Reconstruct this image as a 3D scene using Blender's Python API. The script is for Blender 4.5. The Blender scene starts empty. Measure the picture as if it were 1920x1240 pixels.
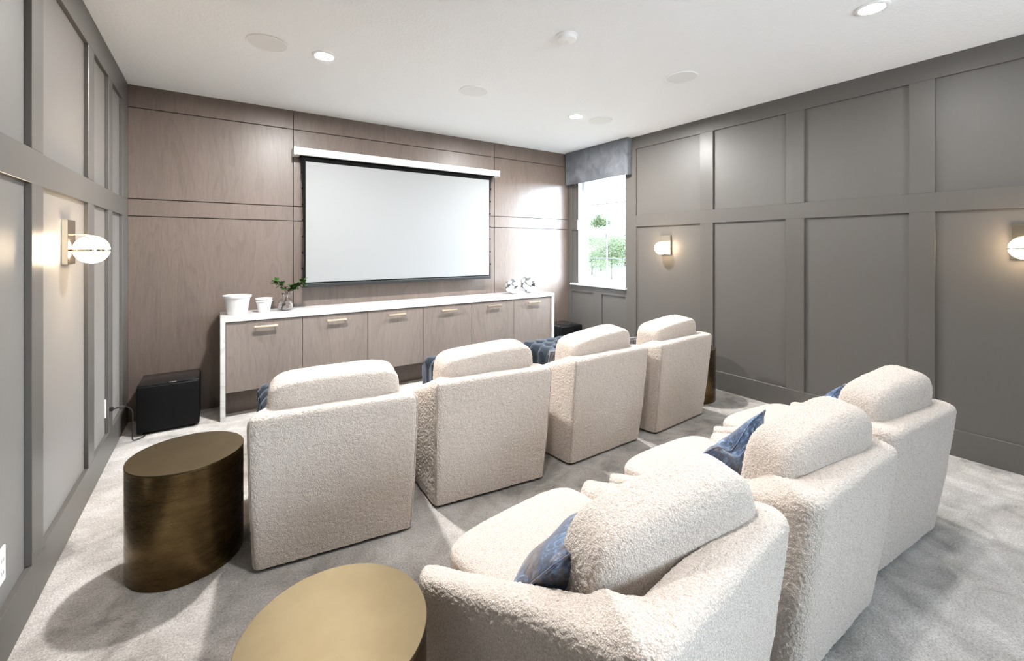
import bpy, bmesh, math, random
import numpy as np
from mathutils import Vector, Matrix, noise

random.seed(7)
S = bpy.context.scene
COL = S.collection
PI = math.pi

# ------------------------------------------------------------------ helpers
def link(o, parent=None):
    COL.objects.link(o)
    if parent is not None:
        o.parent = parent
    return o

def tag(o, label=None, cat=None, group=None, kind=None):
    if label: o['label'] = label
    if cat: o['category'] = cat
    if group: o['group'] = group
    if kind: o['kind'] = kind
    return o

def empty(name, loc, rz=0.0, label=None, cat=None, group=None):
    o = bpy.data.objects.new(name, None)
    o.empty_display_size = 0.1
    COL.objects.link(o)
    o.location = loc
    o.rotation_euler = (0, 0, rz)
    return tag(o, label, cat, group)

def dup(root, loc, rz, label, group=None):
    r = root.copy(); COL.objects.link(r)
    r.location = loc; r.rotation_euler = (0, 0, rz); r['label'] = label
    if group: r['group'] = group
    for ch in list(root.children):
        c = ch.copy(); COL.objects.link(c); c.parent = r
        for g in list(ch.children):
            d = g.copy(); COL.objects.link(d); d.parent = c
    return r

class MB:
    """collects shapes into one mesh"""
    def __init__(self): self.bm = bmesh.new()
    def box(self, x0, x1, y0, y1, z0, z1, bev=0.0, seg=2):
        t = bmesh.new()
        vs = [t.verts.new((x, y, z)) for x in (x0, x1) for y in (y0, y1) for z in (z0, z1)]
        for f in ((0,1,3,2),(4,6,7,5),(0,4,5,1),(2,3,7,6),(0,2,6,4),(1,5,7,3)):
            t.faces.new([vs[i] for i in f])
        bmesh.ops.recalc_face_normals(t, faces=t.faces)
        if bev > 0:
            bmesh.ops.bevel(t, geom=t.edges[:], offset=bev, segments=seg, profile=0.5, affect='EDGES')
        self._add(t); return self
    def _add(self, t, M=None):
        me = bpy.data.meshes.new('tmp'); t.to_mesh(me); t.free()
        if M is not None: me.transform(M)
        self.bm.from_mesh(me); bpy.data.meshes.remove(me)
    def raw(self, verts, faces, M=None):
        t = bmesh.new()
        vs = [t.verts.new(v) for v in verts]
        for f in faces:
            try: t.faces.new([vs[i] for i in f])
            except ValueError: pass
        self._add(t, M); return self
    def lathe(self, prof, n=48, M=None, closed=False):
        """prof: list of (r, z)"""
        verts, faces = [], []
        m = len(prof)
        for r, z in prof:
            for k in range(n):
                a = 2*PI*k/n
                verts.append((r*math.cos(a), r*math.sin(a), z))
        for i in range(m-1 if not closed else m):
            j = (i+1) % m
            for k in range(n):
                k2 = (k+1) % n
                faces.append((i*n+k, i*n+k2, j*n+k2, j*n+k))
        if not closed:
            if prof[0][0] > 1e-5: faces.append(tuple(range(n-1, -1, -1)))
            if prof[-1][0] > 1e-5: faces.append(tuple((m-1)*n+k for k in range(n)))
        t = bmesh.new()
        vs = [t.verts.new(v) for v in verts]
        for f in faces:
            try: t.faces.new([vs[i] for i in f])
            except ValueError: pass
        bmesh.ops.remove_doubles(t, verts=t.verts, dist=1e-6)
        bmesh.ops.recalc_face_normals(t, faces=t.faces)
        self._add(t, M); return self
    def tube(self, pts, r, n=10):
        pts = [Vector(p) for p in pts]
        rr = r if isinstance(r, (list, tuple)) else [r]*len(pts)
        rings = []; t = bmesh.new(); up = None
        for i, p in enumerate(pts):
            d = (pts[min(i+1, len(pts)-1)] - pts[max(i-1, 0)]).normalized()
            if up is None:
                up = Vector((0,0,1)) if abs(d.z) < .9 else Vector((1,0,0))
            a = d.cross(up).normalized(); b = a.cross(d).normalized(); up = b
            rings.append([t.verts.new(p + (a*math.cos(2*PI*k/n) + b*math.sin(2*PI*k/n))*rr[i]) for k in range(n)])
        for i in range(len(rings)-1):
            for k in range(n):
                t.faces.new((rings[i][k], rings[i][(k+1)%n], rings[i+1][(k+1)%n], rings[i+1][k]))
        t.faces.new(rings[0][::-1]); t.faces.new(rings[-1])
        bmesh.ops.recalc_face_normals(t, faces=t.faces)
        self._add(t); return self
    def build(self, name, mat, parent=None, smooth=False, auto=None):
        me = bpy.data.meshes.new(name)
        self.bm.to_mesh(me); self.bm.free()
        me.materials.append(mat)
        if smooth or auto:
            me.polygons.foreach_set('use_smooth', [True]*len(me.polygons))
            if auto:
                me.set_sharp_from_angle(angle=math.radians(auto))
        o = bpy.data.objects.new(name, me)
        return link(o, parent)

def superbox(a, b, c, p=4.0, n=20, fn=None):
    """soft box: cube grid normalised by a p-norm and scaled; returns verts, faces"""
    idx = {}; verts = []; faces = []
    def vid(x, y, z):
        k = (round(x, 6), round(y, 6), round(z, 6))
        if k not in idx:
            v = np.array([x, y, z], float)
            v = np.sign(v)*np.abs(np.tan(v*PI/4*0.98))/math.tan(PI/4*0.98)
            v = v/((np.abs(v)**p).sum()**(1/p))
            w = (v[0]*a, v[1]*b, v[2]*c)
            if fn: w = fn(*w)
            idx[k] = len(verts); verts.append(w)
        return idx[k]
    g = [(-1+2*i/n) for i in range(n+1)]
    for ax in range(3):
        for s in (-1, 1):
            for i in range(n):
                for j in range(n):
                    q = []
                    for (u, v) in ((g[i], g[j]), (g[i+1], g[j]), (g[i+1], g[j+1]), (g[i], g[j+1])):
                        c3 = [0, 0, 0]; c3[ax] = s; c3[(ax+1)%3] = u; c3[(ax+2)%3] = v
                        q.append(vid(*c3))
                    faces.append(tuple(q if s > 0 else q[::-1]))
    return verts, faces

# ------------------------------------------------------------------ materials
def mat(name):
    m = bpy.data.materials.new(name); m.use_nodes = True
    nt = m.node_tree; b = nt.nodes['Principled BSDF']
    return m, nt, b

def N(nt, typ, **kw):
    n = nt.nodes.new(typ)
    for k, v in kw.items():
        if hasattr(n, k) and k not in ('Scale',): setattr(n, k, v)
        else: n.inputs[k].default_value = v
    return n

def simple(name, col, rough=.5, metal=0.0, spec=.5, **kw):
    m, nt, b = mat(name)
    b.inputs['Base Color'].default_value = (*col, 1)
    b.inputs['Roughness'].default_value = rough
    b.inputs['Metallic'].default_value = metal
    b.inputs['Specular IOR Level'].default_value = spec
    for k, v in kw.items(): b.inputs[k.replace('_', ' ')].default_value = v
    return m

def coords(nt, scale=(1,1,1), kind='Object', rot=(0,0,0)):
    tc = N(nt, 'ShaderNodeTexCoord'); mp = N(nt, 'ShaderNodeMapping')
    mp.inputs['Scale'].default_value = scale; mp.inputs['Rotation'].default_value = rot
    nt.links.new(tc.outputs[kind], mp.inputs['Vector'])
    return mp.outputs['Vector']

def noise_n(nt, vec, scale, detail=3, rough=.5, dist=0.0):
    n = N(nt, 'ShaderNodeTexNoise')
    n.inputs['Scale'].default_value = scale; n.inputs['Detail'].default_value = detail
    n.inputs['Roughness'].default_value = rough; n.inputs['Distortion'].default_value = dist
    nt.links.new(vec, n.inputs['Vector'])
    return n.outputs['Fac']

def ramp(nt, fac, stops):
    r = N(nt, 'ShaderNodeValToRGB')
    e = r.color_ramp.elements
    while len(e) < len(stops): e.new(0.5)
    for i, (p, c) in enumerate(stops):
        e[i].position = p; e[i].color = (*c, 1) if len(c) == 3 else c
    nt.links.new(fac, r.inputs['Fac'])
    return r.outputs['Color']

def bump(nt, b, h, strength, dist):
    n = N(nt, 'ShaderNodeBump')
    n.inputs['Strength'].default_value = strength; n.inputs['Distance'].default_value = dist
    nt.links.new(h, n.inputs['Height']); nt.links.new(n.outputs['Normal'], b.inputs['Normal'])
    return n

def math_n(nt, op, a, b=None):
    n = N(nt, 'ShaderNodeMath'); n.operation = op
    for i, v in enumerate((a, b)):
        if v is None: continue
        if isinstance(v, (int, float)): n.inputs[i].default_value = v
        else: nt.links.new(v, n.inputs[i])
    return n.outputs[0]

def mixc(nt, fac, a, b, blend='MIX'):
    n = N(nt, 'ShaderNodeMix'); n.data_type = 'RGBA'; n.blend_type = blend
    for sock, v in ((n.inputs[0], fac), (n.inputs[6], a), (n.inputs[7], b)):
        if isinstance(v, (int, float)): sock.default_value = v
        elif isinstance(v, tuple): sock.default_value = (*v, 1)
        else: nt.links.new(v, sock)
    return n.outputs[2]

PAINT = (.104, .096, .087)
def paint(name, rough, bs):
    m, nt, b = mat(name)
    v = coords(nt, (1, 1, .25))
    n = noise_n(nt, v, 60, 3)
    nt.links.new(mixc(nt, n, tuple(c*.96 for c in PAINT), tuple(c*1.04 for c in PAINT)), b.inputs['Base Color'])
    b.inputs['Roughness'].default_value = rough
    bump(nt, b, n, bs, .001)
    return m
M_TRIM = paint('taupe semi gloss paint', .37, .12)
M_TRIM.node_tree.nodes['Principled BSDF'].inputs['Specular IOR Level'].default_value = .42
M_PANEL = paint('taupe satin paint', .45, .12)
pb = M_PANEL.node_tree.nodes['Principled BSDF']; pb.inputs['Sheen Weight'].default_value = .7; pb.inputs['Sheen Roughness'].default_value = .28

M_CEIL, nt, b = mat('white textured ceiling paint')
v = coords(nt); n1 = noise_n(nt, v, 55, 4, .6)
b.inputs['Base Color'].default_value = (.845, .865, .88, 1); b.inputs['Roughness'].default_value = .9
bump(nt, b, ramp(nt, n1, [(.42, (0,0,0)), (.6, (1,1,1))]), .35, .003)

def wood(name, seed, light, dark, rough):
    m, nt, b = mat(name)
    tc = N(nt, 'ShaderNodeTexCoord'); oi = N(nt, 'ShaderNodeObjectInfo')
    off = N(nt, 'ShaderNodeVectorMath'); off.operation = 'MULTIPLY_ADD'
    cmb = N(nt, 'ShaderNodeCombineXYZ')
    nt.links.new(oi.outputs['Random'], cmb.inputs[0]); nt.links.new(oi.outputs['Random'], cmb.inputs[2])
    nt.links.new(cmb.outputs[0], off.inputs[0]); off.inputs[1].default_value = (7, 7, 13); nt.links.new(tc.outputs['Object'], off.inputs[2])
    mp = N(nt, 'ShaderNodeMapping'); mp.inputs['Scale'].default_value = (1, 1, .06)
    nt.links.new(off.outputs[0], mp.inputs['Vector'])
    fine = noise_n(nt, mp.outputs[0], 170, 5, .65)
    mp2 = N(nt, 'ShaderNodeMapping'); mp2.inputs['Scale'].default_value = (1, 1, .16)
    nt.links.new(off.outputs[0], mp2.inputs['Vector'])
    broad = noise_n(nt, mp2.outputs[0], 3.2, 3, .5, .6)
    w = math_n(nt, 'FRACT', math_n(nt, 'MULTIPLY', broad, 14.0))
    rings = ramp(nt, w, [(0, (.35,.35,.35)), (.12, (1,1,1)), (.75, (.8,.8,.8)), (1, (.35,.35,.35))])
    c = mixc(nt, fine, dark, light)
    c = mixc(nt, .28, c, rings, 'MULTIPLY')
    c = mixc(nt, math_n(nt, 'MULTIPLY', broad, .5), c, tuple(x*1.25 for x in light))
    nt.links.new(c, b.inputs['Base Color'])
    b.inputs['Roughness'].default_value = rough; b.inputs['Specular IOR Level'].default_value = .42
    bump(nt, b, fine, .12, .001)
    return m
M_WOOD = wood('grey brown oak veneer', 1, (.185, .143, .120), (.062, .047, .040), .38)
M_DOOR = wood('grey oak cabinet veneer', 2, (.265, .224, .198), (.098, .080, .070), .34)
M_GROOVE = simple('dark groove', (.02, .014, .01), .7)

M_CARPET, nt, b = mat('plush grey beige carpet')
v = coords(nt)
big = noise_n(nt, coords(nt, (1.0, 1.0, 1)), 1.6, 4, .62, .9)
mid = noise_n(nt, coords(nt, (1, 1, 1), rot=(0,0,.6)), 6.5, 4, .6, .8)
fine = noise_n(nt, v, 120, 3, .75)
fine2 = noise_n(nt, v, 300, 2, .6)
base = ramp(nt, math_n(nt, 'ADD', math_n(nt, 'MULTIPLY', big, .6), math_n(nt, 'MULTIPLY', mid, .4)),
            [(.38, (.25, .225, .20)), (.46, (.43, .40, .365)), (.54, (.56, .525, .49)), (.63, (.71, .675, .64))])
sp = ramp(nt, math_n(nt, 'ADD', math_n(nt, 'MULTIPLY', fine, .6), math_n(nt, 'MULTIPLY', fine2, .4)), [(.36, (.38,.37,.36)), (.62, (1.2,1.2,1.2))])
nt.links.new(mixc(nt, .85, base, sp, 'MULTIPLY'), b.inputs['Base Color'])
b.inputs['Roughness'].default_value = 1.0; b.inputs['Specular IOR Level'].default_value = .1
b.inputs['Sheen Weight'].default_value = .3; b.inputs['Sheen Roughness'].default_value = .6
bump(nt, b, math_n(nt, 'ADD', fine, math_n(nt, 'MULTIPLY', mid, 1.0)), .9, .008)

def boucle(name, tint=(1,1,1)):
    m, nt, b = mat(name)
    v = coords(nt)
    vo = N(nt, 'ShaderNodeTexVoronoi'); vo.feature = 'SMOOTH_F1'
    vo.inputs['Scale'].default_value = 235; vo.inputs['Smoothness'].default_value = .15
    wob = N(nt, 'ShaderNodeTexNoise'); wob.inputs['Scale'].default_value = 110
    nt.links.new(v, wob.inputs['Vector'])
    addv = N(nt, 'ShaderNodeVectorMath'); addv.operation = 'MULTIPLY_ADD'
    nt.links.new(wob.outputs['Color'], addv.inputs[0]); addv.inputs[1].default_value = (.006,)*3
    nt.links.new(v, addv.inputs[2]); nt.links.new(addv.outputs[0], vo.inputs['Vector'])
    hgt = math_n(nt, 'SUBTRACT', 1.0, vo.outputs['Distance'])
    fib = noise_n(nt, v, 520, 3, .7)
    h = math_n(nt, 'ADD', hgt, math_n(nt, 'MULTIPLY', fib, .55))
    c = ramp(nt, h, [(.52, tuple(t*x for t, x in zip(tint, (.56, .475, .41)))), (.90, tuple(t*x for t, x in zip(tint, (.69, .605, .535)))), (1.0, tuple(t*x for t, x in zip(tint, (.79, .715, .645))))])
    nt.links.new(c, b.inputs['Base Color'])
    b.inputs['Roughness'].default_value = 1.0; b.inputs['Specular IOR Level'].default_value = .05
    b.inputs['Sheen Weight'].default_value = .35; b.inputs['Sheen Roughness'].default_value = .5
    bump(nt, b, h, .9, .0036)
    return m
M_BOUCLE = boucle('cream boucle')
M_SEAM = simple('boucle seam', (.42, .37, .32), 1.0, 0, .05)
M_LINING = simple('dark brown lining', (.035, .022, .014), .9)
M_BLACK = simple('black plastic', (.012, .012, .013), .45)
M_SUB = simple('black vinyl speaker finish', (.003, .003, .0035), .5, 0, .2)
M_SUBTOP = simple('gloss black speaker top', (.008, .008, .009), .10)
M_BLACKFAB = simple('black screen border', (.003, .003, .003), .8, 0, .1)

M_BRASS, nt, b = mat('antiqued brass')
v = coords(nt, (1, 1, 5)); n1 = noise_n(nt, v, 4, 5, .65); n2 = noise_n(nt, coords(nt, (1,1,14)), 30, 3)
c = ramp(nt, n1, [(.3, (.095, .060, .026)), (.5, (.135, .088, .040)), (.72, (.18, .125, .06))])
nt.links.new(c, b.inputs['Base Color']); b.inputs['Metallic'].default_value = 1.0
nt.links.new(ramp(nt, n2, [(.3, (.24,)*3), (.7, (.33,)*3)]), b.inputs['Roughness'])
M_BRASSTOP, nt, b = mat('brushed antique brass top')
n1 = noise_n(nt, coords(nt, (1, 1, 1)), 5, 5, .65)
nt.links.new(ramp(nt, n1, [(.3, (.092, .069, .038)), (.7, (.112, .088, .052))]), b.inputs['Base Color'])
b.inputs['Metallic'].default_value = 1.0; b.inputs['Roughness'].default_value = .48
M_GOLD = simple('champagne brass', (.86, .74, .58), .32, 1.0)
M_SCONCE = simple('satin brass', (.74, .64, .49), .14, 1.0)

M_QUARTZ, nt, b = mat('white veined quartz')
v = coords(nt, (1, 1, 1), rot=(0, 0, .5)); n1 = noise_n(nt, v, 2.2, 6, .6, 1.6)
vein = ramp(nt, n1, [(.45, (.62,.62,.61)), (.495, (.52,.51,.50)), (.54, (.62,.62,.61))])
nt.links.new(vein, b.inputs['Base Color']); b.inputs['Roughness'].default_value = .16

M_SCREEN = simple('matte white screen', (.255, .26, .265), .9)
M_HOUSE = simple('white enamel housing', (.80, .79, .77), .35)
M_WHITE = simple('white plastic', (.82, .82, .81), .4)
M_VINYL = simple('white vinyl window frame', (.60, .61, .62), .35)
M_MUNTIN = simple('grey glazing bars', (.26, .28, .30), .4)
M_SPEAKER, nt, b = mat('white speaker grille')
vo = N(nt, 'ShaderNodeTexVoronoi'); vo.inputs['Scale'].default_value = 260; vo.inputs['Randomness'].default_value = 0
nt.links.new(coords(nt), vo.inputs['Vector'])
nt.links.new(ramp(nt, vo.outputs['Distance'], [(.2, (.42,.43,.43)), (.45, (.74,.75,.75))]), b.inputs['Base Color'])
b.inputs['Roughness'].default_value = .6
M_CERAMIC = simple('white ceramic', (.66, .65, .64), .35)

def velvet(name, a, c, sheen, fold=0):
    m, nt, b = mat(name)
    n1 = noise_n(nt, coords(nt), 6, 4, .6, .8)
    nt.links.new(ramp(nt, n1, [(.3, a), (.7, c)]), b.inputs['Base Color'])
    b.inputs['Roughness'].default_value = .75; b.inputs['Specular IOR Level'].default_value = .2
    b.inputs['Sheen Weight'].default_value = sheen; b.inputs['Sheen Roughness'].default_value = .35
    b.inputs['Sheen Tint'].default_value = (.68, .76, .88, 1)
    hh = noise_n(nt, coords(nt), 240, 2)
    if fold: hh = math_n(nt, 'ADD', hh, math_n(nt, 'MULTIPLY', noise_n(nt, coords(nt, (1, 1, .35)), fold, 3, .6, .8), 8.0))
    bump(nt, b, hh, .22, .003)
    return m
M_VELVET = velvet('slate blue velvet', (.010, .014, .020), (.030, .039, .051), .55, 26)
M_VALANCE = velvet('grey velvet', (.10, .107, .12), (.19, .198, .215), .55)
M_PILLOW, nt, b = mat('marbled blue velvet')
n1 = noise_n(nt, coords(nt, (1, 2.2, 1)), 24, 6, .68, 1.6); n2 = noise_n(nt, coords(nt, (1,1,1)), 9, 3, .6, .8)
c1 = ramp(nt, n1, [(.38, (.006, .011, .028)), (.48, (.016, .042, .105)), (.56, (.045, .11, .23)), (.64, (.14, .23, .35)), (.76, (.36, .42, .48))])
c2 = ramp(nt, n1, [(.38, (.03, .022, .022)), (.6, (.17, .12, .10))])
nt.links.new(mixc(nt, ramp(nt, n2, [(.52, (0,0,0)), (.62, (1,1,1))]), c1, c2), b.inputs['Base Color'])
b.inputs['Roughness'].default_value = .55; b.inputs['Sheen Weight'].default_value = .4
M_PILLOWG, nt, b = mat('dark grey patterned velvet')
n1 = noise_n(nt, coords(nt, (1, 2.2, 1)), 22, 5, .65, 1.4)
nt.links.new(ramp(nt, n1, [(.36, (.02, .02, .028)), (.5, (.10, .105, .125)), (.66, (.30, .31, .34))]), b.inputs['Base Color'])
b.inputs['Roughness'].default_value = .6; b.inputs['Sheen Weight'].default_value = .4
M_PIPING = simple('pale grey piping', (.42, .42, .45), .6)

M_GLASS = simple('clear glass', (1, 1, 1), .0, 0, .5, Transmission_Weight=1.0, IOR=1.45)
M_WATER = simple('water', (1, 1, 1), .0, 0, .5, Transmission_Weight=1.0, IOR=1.33)
M_LEAF, nt, b = mat('dark green leaf')
oi = noise_n(nt, coords(nt), 40, 2)
nt.links.new(ramp(nt, oi, [(.3, (.008, .03, .006)), (.55, (.04, .11, .018)), (.75, (.15, .20, .04))]), b.inputs['Base Color'])
b.inputs['Roughness'].default_value = .28
M_STEM = simple('brown stem', (.07, .045, .025), .6)
M_CHROME, nt, b = mat('mottled mercury glass')
n1 = noise_n(nt, coords(nt), 18, 4, .6)
nt.links.new(ramp(nt, n1, [(.35, (.30, .34, .38)), (.6, (.72, .75, .78))]), b.inputs['Base Color'])
b.inputs['Metallic'].default_value = 1.0; b.inputs['Roughness'].default_value = .08
M_FACET = simple('polished facet', (.93, .93, .93), .12, .6)

def emit(name, col, s):
    m, nt, b = mat(name)
    b.inputs['Base Color'].default_value = (.8, .8, .8, 1)
    b.inputs['Emission Color'].default_value = (*col, 1); b.inputs['Emission Strength'].default_value = s
    return m
DOWN_F, DOWN_L, DOWN_B = 1300.0, 400.0, 200.0
GLOBE = 15.0
M_DOWN = emit('lit downlight lens', (1.0, .985, .97), DOWN_F)
M_DOWN2 = emit('dimmer downlight lens', (1.0, .985, .97), DOWN_B)
M_DOWN3 = emit('rear downlight lens', (1.0, .985, .97), DOWN_L)
M_GLOBE = emit('lit opal glass', (1.0, .76, .50), GLOBE)

M_GRASS, nt, b = mat('lawn')
nt.links.new(ramp(nt, noise_n(nt, coords(nt), 1.2, 5, .7), [(.3, (.011, .022, .005)), (.7, (.019, .028, .009))]), b.inputs['Base Color'])
b.inputs['Roughness'].default_value = 1
M_ROAD = simple('pale asphalt', (.030, .032, .036), .9)
M_TREE, nt, b = mat('tree foliage')
nt.links.new(ramp(nt, noise_n(nt, coords(nt), 2.5, 3, .6), [(.3, (.020, .044, .008)), (.7, (.052, .080, .018))]), b.inputs['Base Color'])
b.inputs['Roughness'].default_value = .7
M_BARK = simple('grey bark', (.12, .10, .085), .9)

# ------------------------------------------------------------------ room constants
XL, XR, YF, YB, H = -.61, 4.155, 4.65, -2.3, 2.74     # panel faces of the side walls, face of the wood wall, back wall, ceiling
TL, TR = -.59, 4.135                                     # faces of the boards on the side walls
def struct(o): o['kind'] = 'structure'; return o

struct(MB().box(XL-.2, XR+.2, YB-.2, YF+.2, -.12, 0).build('floor', M_CARPET))
struct(MB().box(XL-.2, XR+.2, YB-.2, YF+.2, H, H+.12).build('ceiling', M_CEIL))

# left wall: slab with board and batten
wl = struct(MB().box(XL-.12, XL, YB-.1, YF+.1, 0, H).build('wall_left', M_PANEL))
def board(name, parent, x0, x1, y0, y1, z0, z1, m=M_TRIM):
    return MB().box(x0, x1, y0, y1, z0, z1, .0015, 1).build(name, m, parent)
ys_l = [(-2.02, -1.885), (-1.115, -.98), (-.21, -.075), (.695, .83), (1.60, 1.735), (2.437, 2.573), (3.338, 3.478), (3.892, 4.02), (4.41, 4.65)]
ZT, ZM0, ZM1 = 2.555, 1.665, 1.80
board('rail', wl, XL, TL, YB, YF, ZT, H)
board('rail', wl, XL, TL, YB, YF, ZM0, ZM1)
for a, c in ys_l:
    for z0, z1 in ((.18, ZM0), (ZM1, ZT)):
        board('stile', wl, XL, TL, a, c, z0, z1)
struct(MB().box(XL, TL, YB, YF, 0, .18, .0015, 1).build('baseboard_left', M_TRIM))

# right wall with the window opening
WY0, WY1, WZ0, WZ1 = 3.60, 4.452, .925, 2.42
wr = struct(MB().box(XR, XR+.14, YB-.1, WY0, 0, H).box(XR, XR+.14, WY1, YF+.1, 0, H)
            .box(XR, XR+.14, WY0, WY1, 0, WZ0-.02).box(XR, XR+.14, WY0, WY1, WZ1, H).build('wall_right', M_PANEL))
ZTR = 2.595
board('rail', wr, TR, XR, YB, YF, ZTR, H)
board('rail', wr, TR, XR, YB, 3.438, ZM0, ZM1)
board('rail', wr, TR, XR, WY1, 4.575, ZM0, ZM1)
board('rail', wr, TR, XR, WY0, 4.575, .812, .90)
ys_r = [(-1.64, -1.50), (-.82, -.68), (0.005, .145), (.834, .972), (1.649, 1.791), (2.47, 2.61), (3.438, 3.60), (4.575, 4.65)]
for a, c in ys_r:
    if a == 3.438:
        board('stile', wr, TR, XR, a, c, .18, ZTR); continue
    for z0, z1 in ((.18, ZM0), (ZM1, ZTR)) if a < 4.5 else ((.18, ZTR),):
        board('stile', wr, TR, XR, a, c, z0, z1)
board('stile', wr, TR, XR, 4.0, 4.156, .18, .812)
struct(MB().box(TR, XR, YB, YF, 0, .18, .0015, 1).build('baseboard_right', M_TRIM))

# window
FX = 4.235
w1 = struct(MB().box(FX, FX+.06, WY0, WY0+.045, WZ0, WZ1, .003, 1).box(FX, FX+.06, WY1-.045, WY1, WZ0, WZ1, .003, 1)
            .box(FX+.0008, FX+.0592, WY0+.044, WY1-.044, WZ0, WZ0+.04).box(FX+.0008, FX+.0592, WY0+.044, WY1-.044, WZ1-.04, WZ1).build('window_1', M_VINYL))
MB().box(FX-.004, FX+.05, WY0+.04, WY1-.04, 1.605, 1.66, .003, 1).build('meeting_rail', M_VINYL, w1)
lo = MB().box(FX+.004, FX+.04, WY0+.045, WY0+.075, .965, 1.605, .002, 1).box(FX+.004, FX+.04, WY1-.075, WY1-.045, .965, 1.605, .002, 1)
lo.box(FX+.0048, FX+.0392, WY0+.074, WY1-.074, .965, .995).build('lower_sash', M_VINYL, w1)
YM = (WY0+WY1)/2
for z0, z1 in ((.995, 1.605), (1.66, WZ1-.04)):
    MB().box(FX+.016, FX+.032, YM-.006, YM+.006, z0, z1).build('muntin', M_MUNTIN, w1)
for zz in (1.272, 2.0):
    MB().box(FX+.0166, FX+.0314, WY0+.05, WY1-.05, zz-.006, zz+.006).build('muntin', M_MUNTIN, w1)
gm, nt, b = mat('window glass')
for n in list(nt.nodes):
    if n.type == 'BSDF_PRINCIPLED': nt.nodes.remove(n)
tr = N(nt, 'ShaderNodeBsdfTransparent'); gl = N(nt, 'ShaderNodeBsdfGlossy'); mx = N(nt, 'ShaderNodeMixShader')
gl.inputs['Roughness'].default_value = 0; mx.inputs[0].default_value = .06
nt.links.new(tr.outputs[0], mx.inputs[1]); nt.links.new(gl.outputs[0], mx.inputs[2])
nt.links.new(mx.outputs[0], nt.nodes['Material Output'].inputs['Surface'])
MB().box(FX+.022, FX+.026, WY0+.05, WY1-.05, .985, 1.62).build('lower_pane', gm, w1)
MB().box(FX+.036, FX+.040, WY0+.04, WY1-.04, 1.64, WZ1-.03).build('upper_pane', gm, w1)
MB().box(4.095, FX+.01, 3.572, 4.565, .90, .925, .004, 2).build('window_sill', M_VINYL, w1)
# white drywall returns of the opening
MB().box(XR+.0005, FX, WY1-.001, WY1+.012, WZ0, WZ1).box(XR+.0005, FX, WY0-.012, WY0+.001, WZ0, WZ1).box(XR+.0005, FX, WY0, WY1, WZ1-.001, WZ1+.012).build('window_reveal', M_VINYL, w1)

# front wall: backing with twelve veneer panels and dark reveals
wf = struct(MB().box(XL-.1, XR+.1, YF+.012, YF+.12, 0, H).build('wall_front', M_GROOVE))
g = .0035
xs = [TL, .615, 2.903, TR]; zs = [0, 1.673, 1.814, 2.558, H]
for i in range(3):
    for j in range(4):
        MB().box(xs[i]+(g if i else 0), xs[i+1]-(g if i < 2 else 0), YF, YF+.013, zs[j]+(g if j else 0), zs[j+1]-(g if j < 3 else 0), .0012, 1).build('veneer_panel', M_WOOD, wf)

# back wall (behind the camera) with an unseen opening sized for cool daylight fill
OX0, OX1, OZ0, OZ1 = 1.7, 2.75, 1.2, 2.15
struct(MB().box(XL-.1, OX0, YB-.12, YB, 0, H).box(OX1, XR+.1, YB-.12, YB, 0, H)
       .box(OX0, OX1, YB-.12, YB, 0, OZ0).box(OX0, OX1, YB-.12, YB, OZ1, H).build('wall_back', M_PANEL))

# ------------------------------------------------------------------ valance
def valance():
    root = empty('window_valance', (4.06, 3.51, 2.29), 0, 'grey velvet valance covering the top of the window', 'valance')
    L, D, HT = 1.09, .073, .448
    verts, faces = [], []
    path = [(D, 0)] + [(D*(1-k/5), 0) for k in range(1, 5)] + [(0, L*k/60) for k in range(0, 61)] + [(D*k/5, L) for k in range(1, 6)]
    nz = 28; m = len(path)
    for j in range(nz+1):
        t = j/nz
        for (x, y) in path:
            s = y/L
            # soft swags running down from both upper corners
            fold = 0
            if 0 < y < L:
                dl = abs((s-.06) - .32*(1-t)); dr = abs((.90-s) - .16*(1-t))
                fold = .012*math.exp(-(((L-y)/L-.03-.28*(1-t))/.05)**2)*(1-t*.5) + .008*math.exp(-((s-.12-.12*t)/.04)**2)
                fold += .004*math.sin(s*9+t*3)
            edge = .004*math.sin(s*7) if j == 0 else 0
            verts.append((x - fold, y, t*HT + edge))
    for j in range(nz):
        for i in range(m-1):
            faces.append((j*m+i, j*m+i+1, (j+1)*m+i+1, (j+1)*m+i))
    mb = MB().raw(verts, faces)
    o = mb.build('fabric_cover', M_VALANCE, root, smooth=True)
    md = o.modifiers.new('solid', 'SOLIDIFY'); md.thickness = .006; md.offset = -1
    MB().box(.008, D, .01, L-.01, HT-.025, HT-.003).build('mounting_board', M_VINYL, root)
valance()

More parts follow.
